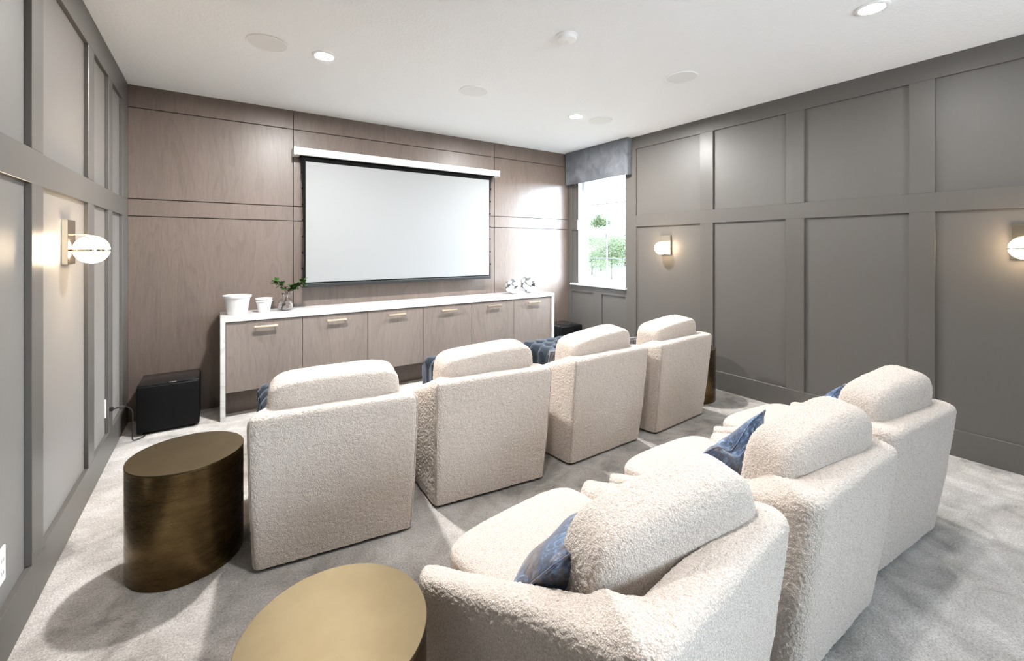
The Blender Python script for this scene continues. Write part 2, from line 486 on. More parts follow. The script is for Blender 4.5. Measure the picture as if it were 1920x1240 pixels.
# ------------------------------------------------------------------ projection screen
def screen():
    r = empty('projection_screen', (0, 4.55, 0), 0, 'pull-down projection screen with white housing on the wood wall', 'projection screen')
    h = MB().box(.618, 2.873, -.055, .095, 2.293, 2.363, .008, 3).build('housing', M_HOUSE, r, auto=40)
    MB().box(.600, .618, -.057, .097, 2.288, 2.366, .006, 2).build('end_cap', M_HOUSE, h)
    MB().box(2.873, 2.891, -.057, .097, 2.288, 2.366, .006, 2).build('end_cap', M_HOUSE, h)
    MB().box(.66, 2.83, -.02, .06, 2.284, 2.296).build('housing_slot', M_BLACKFAB, h)
    # black border sheet, sides pulled slightly concave between the tabs
    vs, fs = [], []
    n = 24
    for k in range(n+1):
        t = k/n; z = 1.065 + t*(2.29-1.065)
        pinch = .018*math.sin(PI*t)
        for y in (0, .002):
            vs += [(.672+pinch+.012*(1-t), y, z), (2.792-pinch-.012*(1-t), y, z)]
    for k in range(n):
        a = 4*k; c = 4*(k+1)
        fs += [(a, a+1, c+1, c), (a+2, c+2, c+3, a+3), (a, c, c+2, a+2), (a+1, a+3, c+3, c+1)]
    fs += [(0, 2, 3, 1), (4*n, 4*n+1, 4*n+3, 4*n+2)]
    MB().raw(vs, fs).build('black_border', M_BLACKFAB, r)
    MB().box(.708, 2.763, -.002, .001, 1.081, 2.243).build('white_surface', M_SCREEN, r)
    MB().box(.69, 2.785, -.014, .016, 1.036, 1.070, .006, 2).build('weight_bar', M_BLACK, r)
    for x, s in ((.668, 1), (2.796, -1)):
        pts = [(x + s*(.014*math.sin(PI*t)+.006*(1-t)), .0, 1.06+1.23*t) for t in [k/16 for k in range(17)]]
        cb = MB().tube(pts, .0022, 6).build('tension_cable', M_BLACKFAB, r)
        for k in range(1, 8):
            t = k/8; xx = x + s*(.014*math.sin(PI*t)+.006*(1-t))
            MB().box(xx-.007, xx+.007, -.003, .004, 1.06+1.23*t-.010, 1.06+1.23*t+.010, .002, 1).build('tension_tab', M_BLACKFAB, cb)
screen()

# ------------------------------------------------------------------ console: six cabinets under a waterfall top
CX0, CX1, CY0, CZ = .026, 3.533, 4.23, .842
tag(MB().box(CX0, CX1, CY0, YF-.001, CZ-.038, CZ, .002, 1).box(CX0, CX0+.036, CY0, YF-.001, 0, CZ-.0385, .002, 1).box(CX1-.036, CX1, CY0, YF-.001, 0, CZ-.0385, .002, 1)
    .build('quartz_worktop', M_QUARTZ), 'white quartz waterfall worktop over the row of cabinets below the screen', 'worktop')
cab_words = ['first cabinet from the left end of the console, beside the white waterfall leg',
             'second cabinet from the left end of the console, under the glass vase',
             'third cabinet from the left end of the console, under the middle of the screen',
             'fourth cabinet from the left end of the console, grey oak door with brass pull',
             'second cabinet from the right end of the console, near the silver balls',
             'cabinet at the right end of the console, next to the black corner speaker']
def cabinet():
    W = (CX1-CX0-.072-.004)/6
    r = empty('cabinet', (0, 0, 0), 0, cab_words[0], 'cabinet', 'console cabinets')
    MB().box(.001, W-.001, .022, .40, .222, CZ-.042).build('body', M_DOOR, r)
    d = MB().box(.002, W-.002, .002, .021, .222, CZ-.046, .001, 1).build('door', M_DOOR, r)
    cx = W*.5
    hb = MB().box(cx-.088, cx+.088, -.036, -.022, .740, .757, .003, 2)
    hb.box(cx-.078, cx-.068, -.024, .003, .744, .754).box(cx+.068, cx+.078, -.024, .003, .744, .754)
    hb.build('handle', M_GOLD, d)
    MB().box(.0, W, .17, .19, .0, .222).build('toe_kick', M_WOOD, r)
    return r, W
cab, CW = cabinet()
cab.location = (CX0+.038, CY0+.012, 0)
for k in range(1, 6):
    dup(cab, (CX0+.038+k*CW, CY0+.012, 0), 0, cab_words[k])

# ------------------------------------------------------------------ things on the console
def text_on_cone(mb, txt, size, zc, ang, rfun, depth):
    cu = bpy.data.curves.new('lettering', 'FONT'); cu.body = txt; cu.size = size; cu.align_x = 'CENTER'; cu.align_y = 'CENTER'
    cu.extrude = depth; cu.resolution_u = 3
    o = bpy.data.objects.new('lettering', cu); COL.objects.link(o)
    dg = bpy.context.evaluated_depsgraph_get(); me = o.evaluated_get(dg).to_mesh()
    vs = []
    for v in me.vertices:
        z = zc + v.co.y; r = rfun(z) + v.co.z
        a = ang + v.co.x/rfun(z)
        vs.append((r*math.cos(a), r*math.sin(a), z))
    fs = [tuple(p.vertices) for p in me.polygons]
    mb.raw(vs, fs)
    COL.objects.unlink(o); bpy.data.objects.remove(o); bpy.data.curves.remove(cu)

def bucket(name, loc, rb, rt, h, label, cat, rim=True, text=None, group=None, t=.006):
    r = empty(name, loc, 0, label, cat, group)
    prof = [(0, 0), (rb*.96, 0), (rb, .004)]
    if rim:
        hr = h*.86
        prof += [(rb+(rt-.004-rb)*hr/h, hr), (rt+.001, hr+.004), (rt+.004, h-.004), (rt+.002, h)]
    else:
        prof += [(rt, h-.003), (rt-.001, h)]
    prof += [(rt-t, h), (rt-t-.001, h-.01), (rb-t, t+.003), (0, t)]
    MB().lathe(prof, 56).build('body', M_CERAMIC, r, auto=35)
    if text:
        mb = MB()
        text_on_cone(mb, text, h*.36, h*.50, math.radians(-66), lambda z: rb+(rt-.004-rb)*z/h, .0035)
        mb.build('embossed_lettering', M_CERAMIC, r)
    return r
bucket('popcorn_bucket', (.150, 4.425, CZ), .075, .104, .165, 'large white popcorn bucket at the left end of the white worktop', 'bucket', text='POP')
bucket('popcorn_cup', (.352, 4.44, CZ), .047, .064, .104, 'lower cup of the two nested white cups beside the large bucket', 'cup', rim=True, text='POP', group='nested white cups', t=.0022)
bucket('popcorn_cup', (.352, 4.44, CZ+.021), .047, .064, .104, 'upper cup nested inside the other small white cup', 'cup', rim=True, group='nested white cups', t=.0022)

VX, VY = .525, 4.45
def vase():
    r = empty('glass_vase', (VX, VY, CZ), 0, 'round clear glass vase half filled with water on the worktop', 'vase')
    out = [(0,.0), (.030,.0), (.048,.008), (.062,.030), (.066,.055), (.060,.080), (.044,.100), (.029,.113), (.025,.128), (.028,.146), (.034,.155)]
    inn = [(rr-.0025 if rr > .003 else 0, z+(.0035 if rr < .045 and z < .02 else 0)) for rr, z in out][::-1]
    MB().lathe(out+inn, 56).build('body', M_GLASS, r, smooth=True)
    wp = [(0,.0045), (.027,.0045), (.045,.0105), (.0590,.031), (.0628,.055), (.0585,.074), (0,.074)]
    MB().lathe(wp, 48).build('water', M_WATER, r, auto=50)
vase()
def leaf(mb, base, d, L, W, up):
    d = Vector(d).normalized(); s = d.cross(Vector(up)).normalized(); n = s.cross(d).normalized()
    rows = []; k = 6
    for i in range(k+1):
        t = i/k; w = W*math.sin(PI*min(1, (t*.93+.05)))**.8*(1 if t < .98 else .2)
        c = Vector(base) + d*L*t - n*L*.18*t*t
        rows.append([c - s*w + n*w*.25, c, c + s*w + n*w*.25])
    vs = [v for rr in rows for v in rr]; fs = []
    for i in range(k):
        for j in range(2):
            a = i*3+j
            fs.append((a, a+1, a+4, a+3))
    mb.raw([tuple(v) for v in vs], fs)
def sprig():
    r = empty('leafy_sprig', (VX, VY, CZ), 0, 'green leafy sprigs standing in the clear glass vase', 'plant')
    rnd = random.Random(4)
    stems = [[(-.030,0,.012), (-.005,.0,.09), (.012,0,.150), (.045,.01,.185), (.085,.0,.205), (.135,-.01,.245)],
             [(-.025,.004,.010), (.0,.006,.08), (.008,.004,.14), (-.010,.0,.195), (-.045,-.01,.235), (-.075,-.015,.262)]]
    for st in stems:
        MB().tube(st, [.0042, .004, .0036, .003, .0024, .0018], 8).build('stem', M_STEM, r, smooth=True)
    clusters = [((-.075,-.015,.262), .9, 18), ((-.045,-.01,.238), .85, 14), ((-.015,0,.205), .7, 10), ((.02,.005,.175), .7, 10), ((.05,.01,.19), .95, 18), ((.085,.0,.205), 1, 20), ((.11,-.005,.225), .9, 12), ((.135,-.01,.245), 1, 18)]
    for c, s, k in clusters:
        mb = MB()
        for q in range(k):
            a = rnd.uniform(0, 2*PI); e = rnd.uniform(-.3, .9)
            d = (math.cos(a)*math.cos(e), math.sin(a)*math.cos(e), math.sin(e))
            b0 = Vector(c) + Vector((rnd.uniform(-.012,.012), rnd.uniform(-.012,.012), rnd.uniform(-.014,.014)))
            leaf(mb, b0, d, rnd.uniform(.048,.070)*s, rnd.uniform(.013,.019)*s, (0,0,1))
        mb.build('leaf_cluster', M_LEAF, r, smooth=True)
sprig()

def ball(loc, rad, label, seed):
    r = empty('silver_ball', loc, 0, label, 'decorative ball', 'silver balls on the console')
    n = 24; dirs = []
    for k in range(n):
        z = 1-2*(k+.5)/n; a = k*2.399963+seed
        dirs.append(Vector((math.sqrt(1-z*z)*math.cos(a), math.sqrt(1-z*z)*math.sin(a), z)))
    bm = bmesh.new(); bmesh.ops.create_icosphere(bm, subdivisions=5, radius=rad)
    cut = rad*.955
    for v in bm.verts:
        for d in dirs:
            q = v.co.dot(d)
            if q > cut: v.co -= d*(q-cut)
    me = bpy.data.meshes.new('body'); bm.to_mesh(me); bm.free(); me.materials.append(M_CHROME)
    me.polygons.foreach_set('use_smooth', [True]*len(me.polygons)); me.set_sharp_from_angle(angle=math.radians(9))
    o = bpy.data.objects.new('body', me); link(o, r); o.location = (0,0,rad*.985)
    rr = math.sqrt(rad*rad-cut*cut)*.94
    for d in dirs:
        if d.z < -.9: continue
        M = Matrix.Translation(Vector((0,0,rad*.985)) + d*(cut-.0004)) @ d.to_track_quat('Z', 'Y').to_matrix().to_4x4()
        MB().lathe([(0,0), (rr,0), (rr*.97,.0012), (0,.0012)], 20, M).build('oval_facet', M_FACET, r)
ball((3.037, 4.44, CZ), .095, 'smaller silver faceted ball on the right end of the worktop', .3)
ball((3.30, 4.45, CZ), .113, 'larger silver faceted ball nearest the window on the worktop', 1.4)

# ------------------------------------------------------------------ subwoofers, outlets, cord
def subwoofer(x0, x1, y0, y1, h, label, logo):
    r = empty('subwoofer', ((x0+x1)/2, (y0+y1)/2, 0), 0, label, 'subwoofer', 'black subwoofers in the front corners')
    a, c = (x1-x0)/2, (y1-y0)/2
    MB().box(-a, a, -c+.03, c, .018, h-.012, .008, 3).build('body', M_SUB, r, auto=40)
    MB().box(-a+.003, a-.003, -c+.03, c-.003, h-.012, h, .004, 2).build('gloss_top', M_SUBTOP, r, auto=40)
    MB().box(-a+.001, a-.001, -c, -c+.028, .02, h-.004, .010, 3).build('front_grille', M_SUB, r, auto=40)
    if logo:
        MB().box(.0, .045, -c+.034, -c+.040, h-.0006, h+.0006).build('badge', M_HOUSE, r)
    for sx in (-1, 1):
        for sy in (-1, 1):
            M = Matrix.Translation((sx*(a-.05), sy*(c-.05), 0))
            MB().lathe([(0,0), (.018,0), (.02,.02), (0,.02)], 16, M).build('foot', M_BLACK, r)
subwoofer(-.495, -.11, 4.245, 4.63, .37, 'black cube subwoofer on the carpet left of the white console', True)
subwoofer(3.62, 3.99, 4.20, 4.575, .405, 'black cube subwoofer in the corner under the window', False)

def outlet(y, z, label):
    r = empty('wall_outlet', (XL, y, z), 0, label, 'outlet', 'white wall outlets')
    MB().box(0, .006, -.036, .036, -.060, .060, .002, 2).build('cover_plate', M_WHITE, r)
    for dz in (-.022, .022):
        s = MB().box(.006, .0085, -.017, .017, dz-.014, dz+.014, .002, 2).build('socket', M_WHITE, r)
        MB().box(.0085, .0088, -.009, -.006, dz-.006, dz+.006).box(.0085, .0088, .006, .009, dz-.006, dz+.006).build('slot', M_BLACK, s)
outlet(3.912, .348, 'white outlet with a black plug in it, low on the left wall')
outlet(2.20, .325, 'white outlet low on the left wall at the edge of the photo')
def cord():
    r = empty('power_cord', (XL+.009, 3.912, .33), 0, 'black power cord from the wall outlet to the black subwoofer', 'power cord')
    MB().box(.0, .032, -.011, .011, -.010, .014, .004, 2).build('plug', M_BLACK, r)
    pts = [(.03,0,.0), (.055,.0,.006), (.085,.03,.0), (.11,.12,-.06), (.105,.20,-.15), (.10,.24,-.25), (.10,.24,-.31), (.125,.27,-.323), (.16,.32,-.322), (.16,.46,-.322), (.19,.50,-.318)]
    # smooth with Catmull-Rom
    P = [Vector(p) for p in pts]; out = []
    for i in range(len(P)-1):
        p0, p1, p2, p3 = P[max(i-1,0)], P[i], P[i+1], P[min(i+2, len(P)-1)]
        for k in range(6):
            t = k/6
            out.append(.5*((2*p1)+(p2-p0)*t+(2*p0-5*p1+4*p2-p3)*t*t+(3*p1-p0-3*p2+p3)*t**3))
    out.append(P[-1])
    MB().tube(out, .0042, 8).build('cable', M_BLACK, r, smooth=True)
cord()

# ------------------------------------------------------------------ ceiling fittings
def ceil_speaker(x, y, label):
    r = empty('ceiling_speaker', (x, y, H), 0, label, 'ceiling speaker', 'round ceiling speakers')
    MB().lathe([(.112,-.0005), (.121,-.0005), (.121,-.005), (.116,-.008), (.112,-.006)], 64, closed=True).build('rim', M_WHITE, r, auto=40)
    MB().lathe([(0,-.0055), (.112,-.0055), (.112,-.0015), (0,-.0015)], 64).build('grille', M_SPEAKER, r)
ceil_speaker(.272, 3.208, 'ceiling speaker nearest the left wall, beside a downlight')
ceil_speaker(1.795, 3.204, 'ceiling speaker in front of the middle of the screen')
ceil_speaker(2.985, 2.042, 'ceiling speaker on its own toward the right wall')
ceil_speaker(3.303, 3.21, 'ceiling speaker beside the downlight near the window')
def downlight(x, y, label, lens=None):
    r = empty('recessed_downlight', (x, y, H), 0, label, 'downlight', 'lit recessed downlights')
    MB().lathe([(.058,-.0005), (.080,-.0005), (.080,-.004), (.072,-.008), (.058,-.006)], 56, closed=True).build('trim_ring', M_WHITE, r, auto=40)
    MB().lathe([(0,-.006), (.058,-.006), (.058,-.003), (0,-.003)], 40).build('lens', lens or M_DOWN, r)
downlight(.617, 3.205, 'lit downlight between two ceiling speakers, above the left of the screen')
downlight(2.995, 3.245, 'lit downlight near the window end of the ceiling')
downlight(2.995, .859, 'lit downlight at the top edge of the photo near the right wall', M_DOWN2)
downlight(.617, .86, 'lit downlight above the nearest armchair, out of the photo', M_DOWN3)
def smoke():
    r = empty('smoke_detector', (1.812, 2.046, H), 0, 'small round white smoke detector in the middle of the ceiling', 'smoke detector')
    MB().lathe([(0,-.0005), (.066,-.0005), (.067,-.010), (.060,-.012), (.0585,-.016), (.060,-.018), (.057,-.030), (.045,-.036), (0,-.037)], 48).build('body', M_WHITE, r, auto=30)
    MB().lathe([(0,-.0385), (.012,-.0385), (.013,-.036), (0,-.036)], 20).build('test_button', M_HOUSE, r)
smoke()

# ------------------------------------------------------------------ wall sconces
def sconce():
    r = empty('wall_sconce', (0,0,0), 0, '', 'wall sconce', 'brass globe sconces')
    MB().box(0, .024, -.065, .065, -.108, .108, .0015, 1).build('backplate', M_SCONCE, r)
    cz = -.036; cx = .095; R_ = .069
    M = Matrix.Translation((cx, 0, cz))
    prof = [(R_*math.sin(PI*k/28), -R_*math.cos(PI*k/28)) for k in range(29)]
    prof[0] = (0, -R_); prof[-1] = (0, R_)
    MB().lathe(prof, 48, M).build('glass_globe', M_GLOBE, r, smooth=True)
    MB().lathe([(R_-.001,-.0055), (R_+.004,-.0055), (R_+.004,.0055), (R_-.001,.0055)], 64, Matrix.Translation((cx,0,cz-.004)), closed=True).box(.02, .035, -.005, .005, cz-.0075, cz-.0005).build('ring', M_SCONCE, r)
    MB().tube([(.022,0,cz+R_+.004), (.05,0,cz+R_+.006), (.08,0,cz+R_+.005), (cx,0,cz+R_-.001)], .0024, 8).build('top_rod', M_SCONCE, r, smooth=True)
    return r
sc = sconce()
sc.location = (XL, 2.98, 1.441); sc['label'] = 'lit brass globe sconce on the left wall'
dup(sc, (XR, 3.028, 1.446), PI, 'lit brass globe sconce on the right wall next to the window')
dup(sc, (XR, .42, 1.448), PI, 'lit brass globe sconce on the right wall cut by the edge of the photo')

# ------------------------------------------------------------------ brass drum tables
def drum():
    r = empty('drum_side_table', (0,0,0), 0, '', 'side table', 'round brass drum tables')
    MB().lathe([(.214,.0), (.219,.002), (.219,.470), (.217,.472)], 96).build('drum', M_BRASS, r, auto=30)
    MB().lathe([(0,.4715), (.2185,.4715), (.2200,.4735), (.2200,.4775), (.2188,.479), (0,.479)], 96).build('tabletop', M_BRASSTOP, r, auto=30)
    return r
dt = drum(); dt.location = (-.109, 2.485, 0); dt.rotation_euler = (0,0,.4)
dt['label'] = 'dark brass drum side table between the left wall and the front row'
dup(dt, (.2425, 1.124, 0), 1.9, 'brass drum side table beside the nearest armchair, cut by the bottom edge')
dup(dt, (3.722, 2.45, 0), 3.1, 'dark drum side table mostly hidden behind the last chair of the front row')

# ------------------------------------------------------------------ armchairs
SEAMS = []
def chair_shell_bm(HB, DROP, PW, wt, fl, rc):
    """U-shaped shell: sloping flared arms and a leaning back, one swept skin"""
    wb = .343                    # half width of the back at the floor (wt: at the top; fl: flare of the arms)
    fl = math.tan(math.radians(fl))
    YT = .675                     # arm length
    T = .115
    SL = .020                    # the crest falls toward the inside
    st = []                      # stations (outer xy at floor, outer xy at top, inner xy, height, cap factor)
    def h_at(y):
        t = max(0, min(1, y/YT))
        return HB - DROP*(t**PW)
    def lean(y): return .085*max(0.0, 1-y/.22)
    n_arm, n_c, n_b = 22, 7, 16
    def arm(side):
        L = []
        caps = [(-.055, .0), (-.052, .25), (-.040, .55), (-.022, .82), (0, 1.0)]
        for k in range(len(caps)):
            L.append((YT + .055 + caps[k][0]*1.0 - .0, caps[k][1]))
        ys = []
        for (dy, c) in ((.055, .05), (.052, .33), (.042, .62), (.025, .86), (0, 1.0)):
            ys.append((YT+dy, c))
        for k in range(1, n_arm+1):
            t = k/n_arm
            ys.append((YT + (rc-YT)*t, 1.0))
        return ys
    stations = []
    for (y, c) in arm(-1):
        stations.append(('arm', -1, y, c))
    for k in range(1, n_c):
        stations.append(('cor', -1, k/n_c, 1.0))
    for k in range(n_b+1):
        stations.append(('back', 0, -1+2*k/n_b, 1.0))
    for k in range(n_c-1, 0, -1):
        stations.append(('cor', 1, k/n_c, 1.0))
    for (y, c) in arm(1)[::-1]:
        stations.append(('arm', 1, y, c))
    loops = []; SEAMS.clear()
    for (kind, sd, q, c) in stations:
        if kind == 'arm':
            y = q
            ob = Vector((sd*(wb + fl*y), y)); ot = Vector((sd*(wt + fl*y), y - lean(y)*.9))
            yi = T + .05 + (y-rc)/(YT-rc)*(YT-T-.05) if y <= YT else y
            ti = T
            it = Vector((sd*(wt + fl*yi*1.0 - ti), yi)); il = Vector((sd*(wb + fl*yi - ti-.012), yi))
            hh = h_at(y)
        elif kind == 'cor':
            a = q*PI/2
            dx = -sd*(rc - rc*math.cos(a)); dy = -rc*math.sin(a)
            ob = Vector((sd*wb + dx, rc + dy)); ot = Vector((sd*wt + dx, rc + dy - .082))
            ri = .05
            it = Vector((sd*(wt-T-ri+ri*math.cos(a)), T+ri-ri*math.sin(a)-.05*q)); il = Vector((sd*(wb-T-ri-.012+ri*math.cos(a)), T+ri-ri*math.sin(a)))
            hh = HB
        else:
            u = q
            ob = Vector((u*(wb-rc), 0)); ot = Vector((u*(wt-rc), -.085))
            it = Vector((u*(wt-T-.05), T-.055)); il = Vector((u*(wb-T-.05-.012), T+.01))
            hh = HB + .004*(1-u*u)
        mid_b = (ob+il)/2; mid_t = (ot+it)/2
        if c < 1:
            ob = mid_b + (ob-mid_b)*c; il = mid_b + (il-mid_b)*c
            ot = mid_t + (ot-mid_t)*c; it = mid_t + (it-mid_t)*c
            hh -= .022*(1-c)
        pr = []
        z0 = .018; r = .050
        for k in range(21):
            t = k/20; z = z0 + (hh-r-z0)*t
            p = ob + (ot-ob)*(z/hh)
            bulge = .006*math.sin(PI*t)
            n = (ob-il); n = n.normalized() if n.length > 1e-6 else Vector((0, 0))
            p = p + n*bulge*c
            pr.append((p.x, p.y, z))
        pe = ot; pi_ = it
        po = ob + (ot-ob)*((hh-r)/hh)
        pin = it + (il-it)*(r/hh)
        cxy = (po+pin)/2; hw = (po-pin)/2
        for k in range(1, 12):
            a = PI*k/12
            # rounded crest
            e = 2.6
            ca, sa = math.cos(a), math.sin(a)
            fx = math.copysign(abs(ca)**(2/e), ca); fz = abs(sa)**(2/e)
            p = cxy + hw*fx
            lp = (ot-ob)*((r*fz)/hh)
            pr.append((p.x+lp.x, p.y+lp.y, hh-r+r*fz-SL*(1-fx)/2))
        for k in range(0, 7):
            t = k/6; z = hh-r-SL - (hh-r-SL-.20)*t
            p = pin + (il-pin)*t
            pr.append((p.x, p.y, z))
        loops.append(pr)
        if kind == 'cor' and abs(q-.5) < .08: SEAMS.append([Vector(p) for p in pr[:24]])
    m = len(loops[0]); verts = [v for l in loops for v in l]; faces = []
    for i in range(len(loops)-1):
        for j in range(m-1):
            faces.append((i*m+j, (i+1)*m+j, (i+1)*m+j+1, i*m+j+1))
    faces.append(tuple(range(m))); faces.append(tuple((len(loops)-1)*m+j for j in range(m-1, -1, -1)))
    t = bmesh.new(); vs = [t.verts.new(v) for v in verts]
    for f in faces: t.faces.new([vs[i] for i in f])
    bmesh.ops.recalc_face_normals(t, faces=t.faces)
    return t

def teddy(o, levels, amp=.0026):
    """smooth the mesh finely and raise it into small irregular nubs, so that edges look like pile"""
    md = o.modifiers.new('sub', 'SUBSURF'); md.levels = levels; md.render_levels = levels
    dg = bpy.context.evaluated_depsgraph_get(); dg.update()
    me = bpy.data.meshes.new_from_object(o.evaluated_get(dg)); old = o.data
    o.modifiers.clear(); o.data = me; bpy.data.meshes.remove(old)
    n = len(me.vertices)
    co = np.empty(n*3); me.vertices.foreach_get('co', co); co = co.reshape(-1, 3)
    no = np.array([tuple(v.normal) for v in me.vertices])
    d = np.array([noise.noise(Vector(c*130)) + .6*noise.noise(Vector(c*75+7)) + .9*noise.noise(Vector(c*9)) for c in co])
    co = co + no*(d*amp)[:, None]
    me.vertices.foreach_set('co', co.ravel()); me.update()
    me.polygons.foreach_set('use_smooth', [True]*len(me.polygons))

def chair(name, *shp):
    r = empty(name, (0,0,0), 0, '', 'armchair')
    mb = MB(); mb._add(chair_shell_bm(*shp))
    o = mb.build('shell', M_BOUCLE, r, smooth=True)
    teddy(o, 3)
    for pts in (SEAMS if shp[5] < .04 else []):
        MB().tube(pts, .0015, 6).build('seam', M_SEAM, r, smooth=True)
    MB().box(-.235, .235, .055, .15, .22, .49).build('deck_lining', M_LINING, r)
    MB().box(-.30, .30, .10, .64, .05, .235).box(-.295, .295, .62, .69, .03, .265, .02, 3).build('seat_frame', M_BOUCLE, r, auto=40)
    MB().box(-.315, .315, .02, .66, 0, .035).build('plinth', M_BLACK, r)
    def seat(x, y, z):
        t = (y+.36)/.72
        x *= 1 + .18*(t-.5)
        crown = .016*(1-(x/.32)**2)*(1-(y/.38)**2)
        yy = y + (.030*(1-(x/.33)**2) if y > 0 else 0)*max(0, y/.36)
        return (x, yy+.43, z+.335+(crown if z > 0 else 0))
    v_, f_ = superbox(.288, .332, .080, 9.0, 30, seat)
    MB().raw(v_, f_).build('seat_cushion', M_BOUCLE, r, smooth=True)
    teddy([c for c in r.children if c.name.startswith('seat_cushion')][0], 1)
    return r
def back_cushion_mesh(seed, W, HH, TT, wav, taper, p):
    rnd = random.Random(seed)
    def fn(x, y, z):
        u, w = x/W, z/HH
        y2 = y*(1.0 + .10*(1-u*u)*(1-w*w))
        # softly slumped top edge
        zz = z + (wav*u + .003*math.cos(u*3.1))*max(0, w)
        return (x*(1-taper*max(0, w)), y2, zz)
    return superbox(W, TT, HH, p, 26, fn)
def add_cushion(parent, loc, tilt, yaw, seed=1, W=.300, HH=.215, TT=.112, wav=.0, roll=0.0, taper=.05, p=5.0):
    v_, f_ = back_cushion_mesh(seed, W, HH, TT, wav, taper, p)
    o = MB().raw(v_, f_).build('back_cushion', M_BOUCLE, parent, smooth=True)
    teddy(o, 2)
    o.location = loc; o.rotation_euler = (tilt, roll, yaw)
    return o

front = [(.470, 2.121, -8.0, 'front row armchair nearest the left wall, beside the dark brass drum table'),
         (1.314, 2.120, -7.0, 'second front row armchair from the left wall'),
         (2.226, 2.102, 0.5, 'third front row armchair counted from the left wall'),
         (3.070, 2.106, 3.0, 'front row armchair nearest the right wall')]
back = [(1.015, .615, 6.0, 'nearest armchair of the back row, beside the pale brass drum tabletop'),
        (1.842, .622, -1.0, 'middle armchair of the back row of three'),
        (2.665, .628, -5.0, 'back row armchair nearest the right wall')]
chairs = []
for grp, rows, shp in (('front row armchairs', front, (.712, .285, .95, .362, 4.5, .030)), ('back row armchairs', back, (.658, .238, .93, .369, 5.6, .055))):
    proto = None
    for (x, y, a, lab) in rows:
        if proto is None:
            c = proto = chair('boucle_armchair', *shp)
            c.location = (x, y, 0); c.rotation_euler = (0,0,math.radians(a)); c['label'] = lab; c['group'] = grp
        else:
            c = dup(proto, (x, y, 0), math.radians(a), lab, grp)
        chairs.append(c)
#            x      y     z    tilt   yaw   wav   roll
cush = [(.0,  .130, .620, .10, 0, .0, -.015),
        (.0,  .130, .620, .10, 0, .012, -.02),
        (.0,  .130, .618, .10, 0, .018, -.03),
        (.0,  .130, .620, .10, 0, .014, -.02),
        (.042, .150, .563, .14, -17, .0, -.17),
        (.032,  .112, .586, .14, -8, .008, -.12),
        (.010,  .100, .597, .14, -3, .008, -.07)]
for k, c in enumerate(chairs):
    x, y, z, ti, yw, wv, ro = cush[k]
    add_cushion(c, (x, y, z), ti, math.radians(yw), k+1, wav=wv, roll=ro, W=.298 if k < 4 else .305, HH=.205, TT=.105 if k < 4 else .095, taper=.03 if k < 4 else .11, p=6.8 if k < 4 else 4.9)

# ------------------------------------------------------------------ throw pillows
def pillow(loc, rot, size, m, label, group, pipe=False, thick=.065, asp=.70, dipk=.10):
    r = empty('throw_pillow', loc, 0, label, 'throw pillow', group)
    r.rotation_euler = rot
    n = 24; verts, faces = [], []
    def pt(u, v, s):
        e = .055
        x = u*(1-e*(1-v*v)); z = v*(1-e*(1-u*u))
        t = thick*((1-u*u)*(1-v*v))**.55
        dip = -dipk*math.exp(-(u/.35)**2)*max(0, v)**2
        return (x*size/2, s*t + .008*math.sin(5*u+3*v)*(1-u*u)*(1-v*v), (z+dip)*size*asp/2)
    for s in (1, -1):
        for i in range(n+1):
            for j in range(n+1):
                verts.append(pt(-1+2*i/n, -1+2*j/n, s))
    K = (n+1)*(n+1)
    for s in range(2):
        for i in range(n):
            for j in range(n):
                a = s*K+i*(n+1)+j
                q = (a, a+n+1, a+n+2, a+1)
                faces.append(q if s == 1 else q[::-1])
    t = bmesh.new(); vs = [t.verts.new(v) for v in verts]
    for f in faces: t.faces.new([vs[i] for i in f])
    bmesh.ops.remove_doubles(t, verts=t.verts, dist=1e-5); bmesh.ops.recalc_face_normals(t, faces=t.faces)
    mb = MB(); mb._add(t); mb.build('cover', m, r, smooth=True)
    rim = []
    for (a0, b0, a1, b1) in ((-1,-1,1,-1), (1,-1,1,1), (1,1,-1,1), (-1,1,-1,-1)):
        for k in range(12):
            q = k/12; rim.append(pt(a0+(a1-a0)*q, b0+(b1-b0)*q, 1))
    rim.append(rim[0])
    MB().tube(rim, .0032, 6).build('piping', M_PIPING if pipe else m, r, smooth=True)
    return r
PG = 'blue throw pillows on the back row'
def on_chair(k, lx, ly, z):
    c = chairs[k]; a = c.rotation_euler[2]
    return (c.location.x + lx*math.cos(a) - ly*math.sin(a), c.location.y + lx*math.sin(a) + ly*math.cos(a), z)
pillow((.885, .955, .505), (.72, .0, .10), .42, M_PILLOW, 'marbled blue throw pillow on the nearest armchair', PG, dipk=0, asp=.8, thick=.085)
pillow((1.775, .985, .522), (.28, -.22, -.08), .44, M_PILLOW, 'marbled blue throw pillow with pinched corners on the middle back row chair', PG, dipk=.6)
pillow((2.585, .965, .515), (.28, -.10, -.05), .44, M_PILLOW, 'blue throw pillow on the back row chair by the right wall', PG, dipk=.5)
for k, lab in ((1, 'grey patterned throw pillow on the second front row chair'), (2, 'grey patterned throw pillow on the third front row chair'), (3, 'grey patterned throw pillow on the front row chair by the right wall')):
    p = on_chair(k, .0, .40, .515)
    pillow(p, (.30, .0, chairs[k].rotation_euler[2]), .43, M_PILLOWG, lab, 'grey throw pillows on the front row', True)

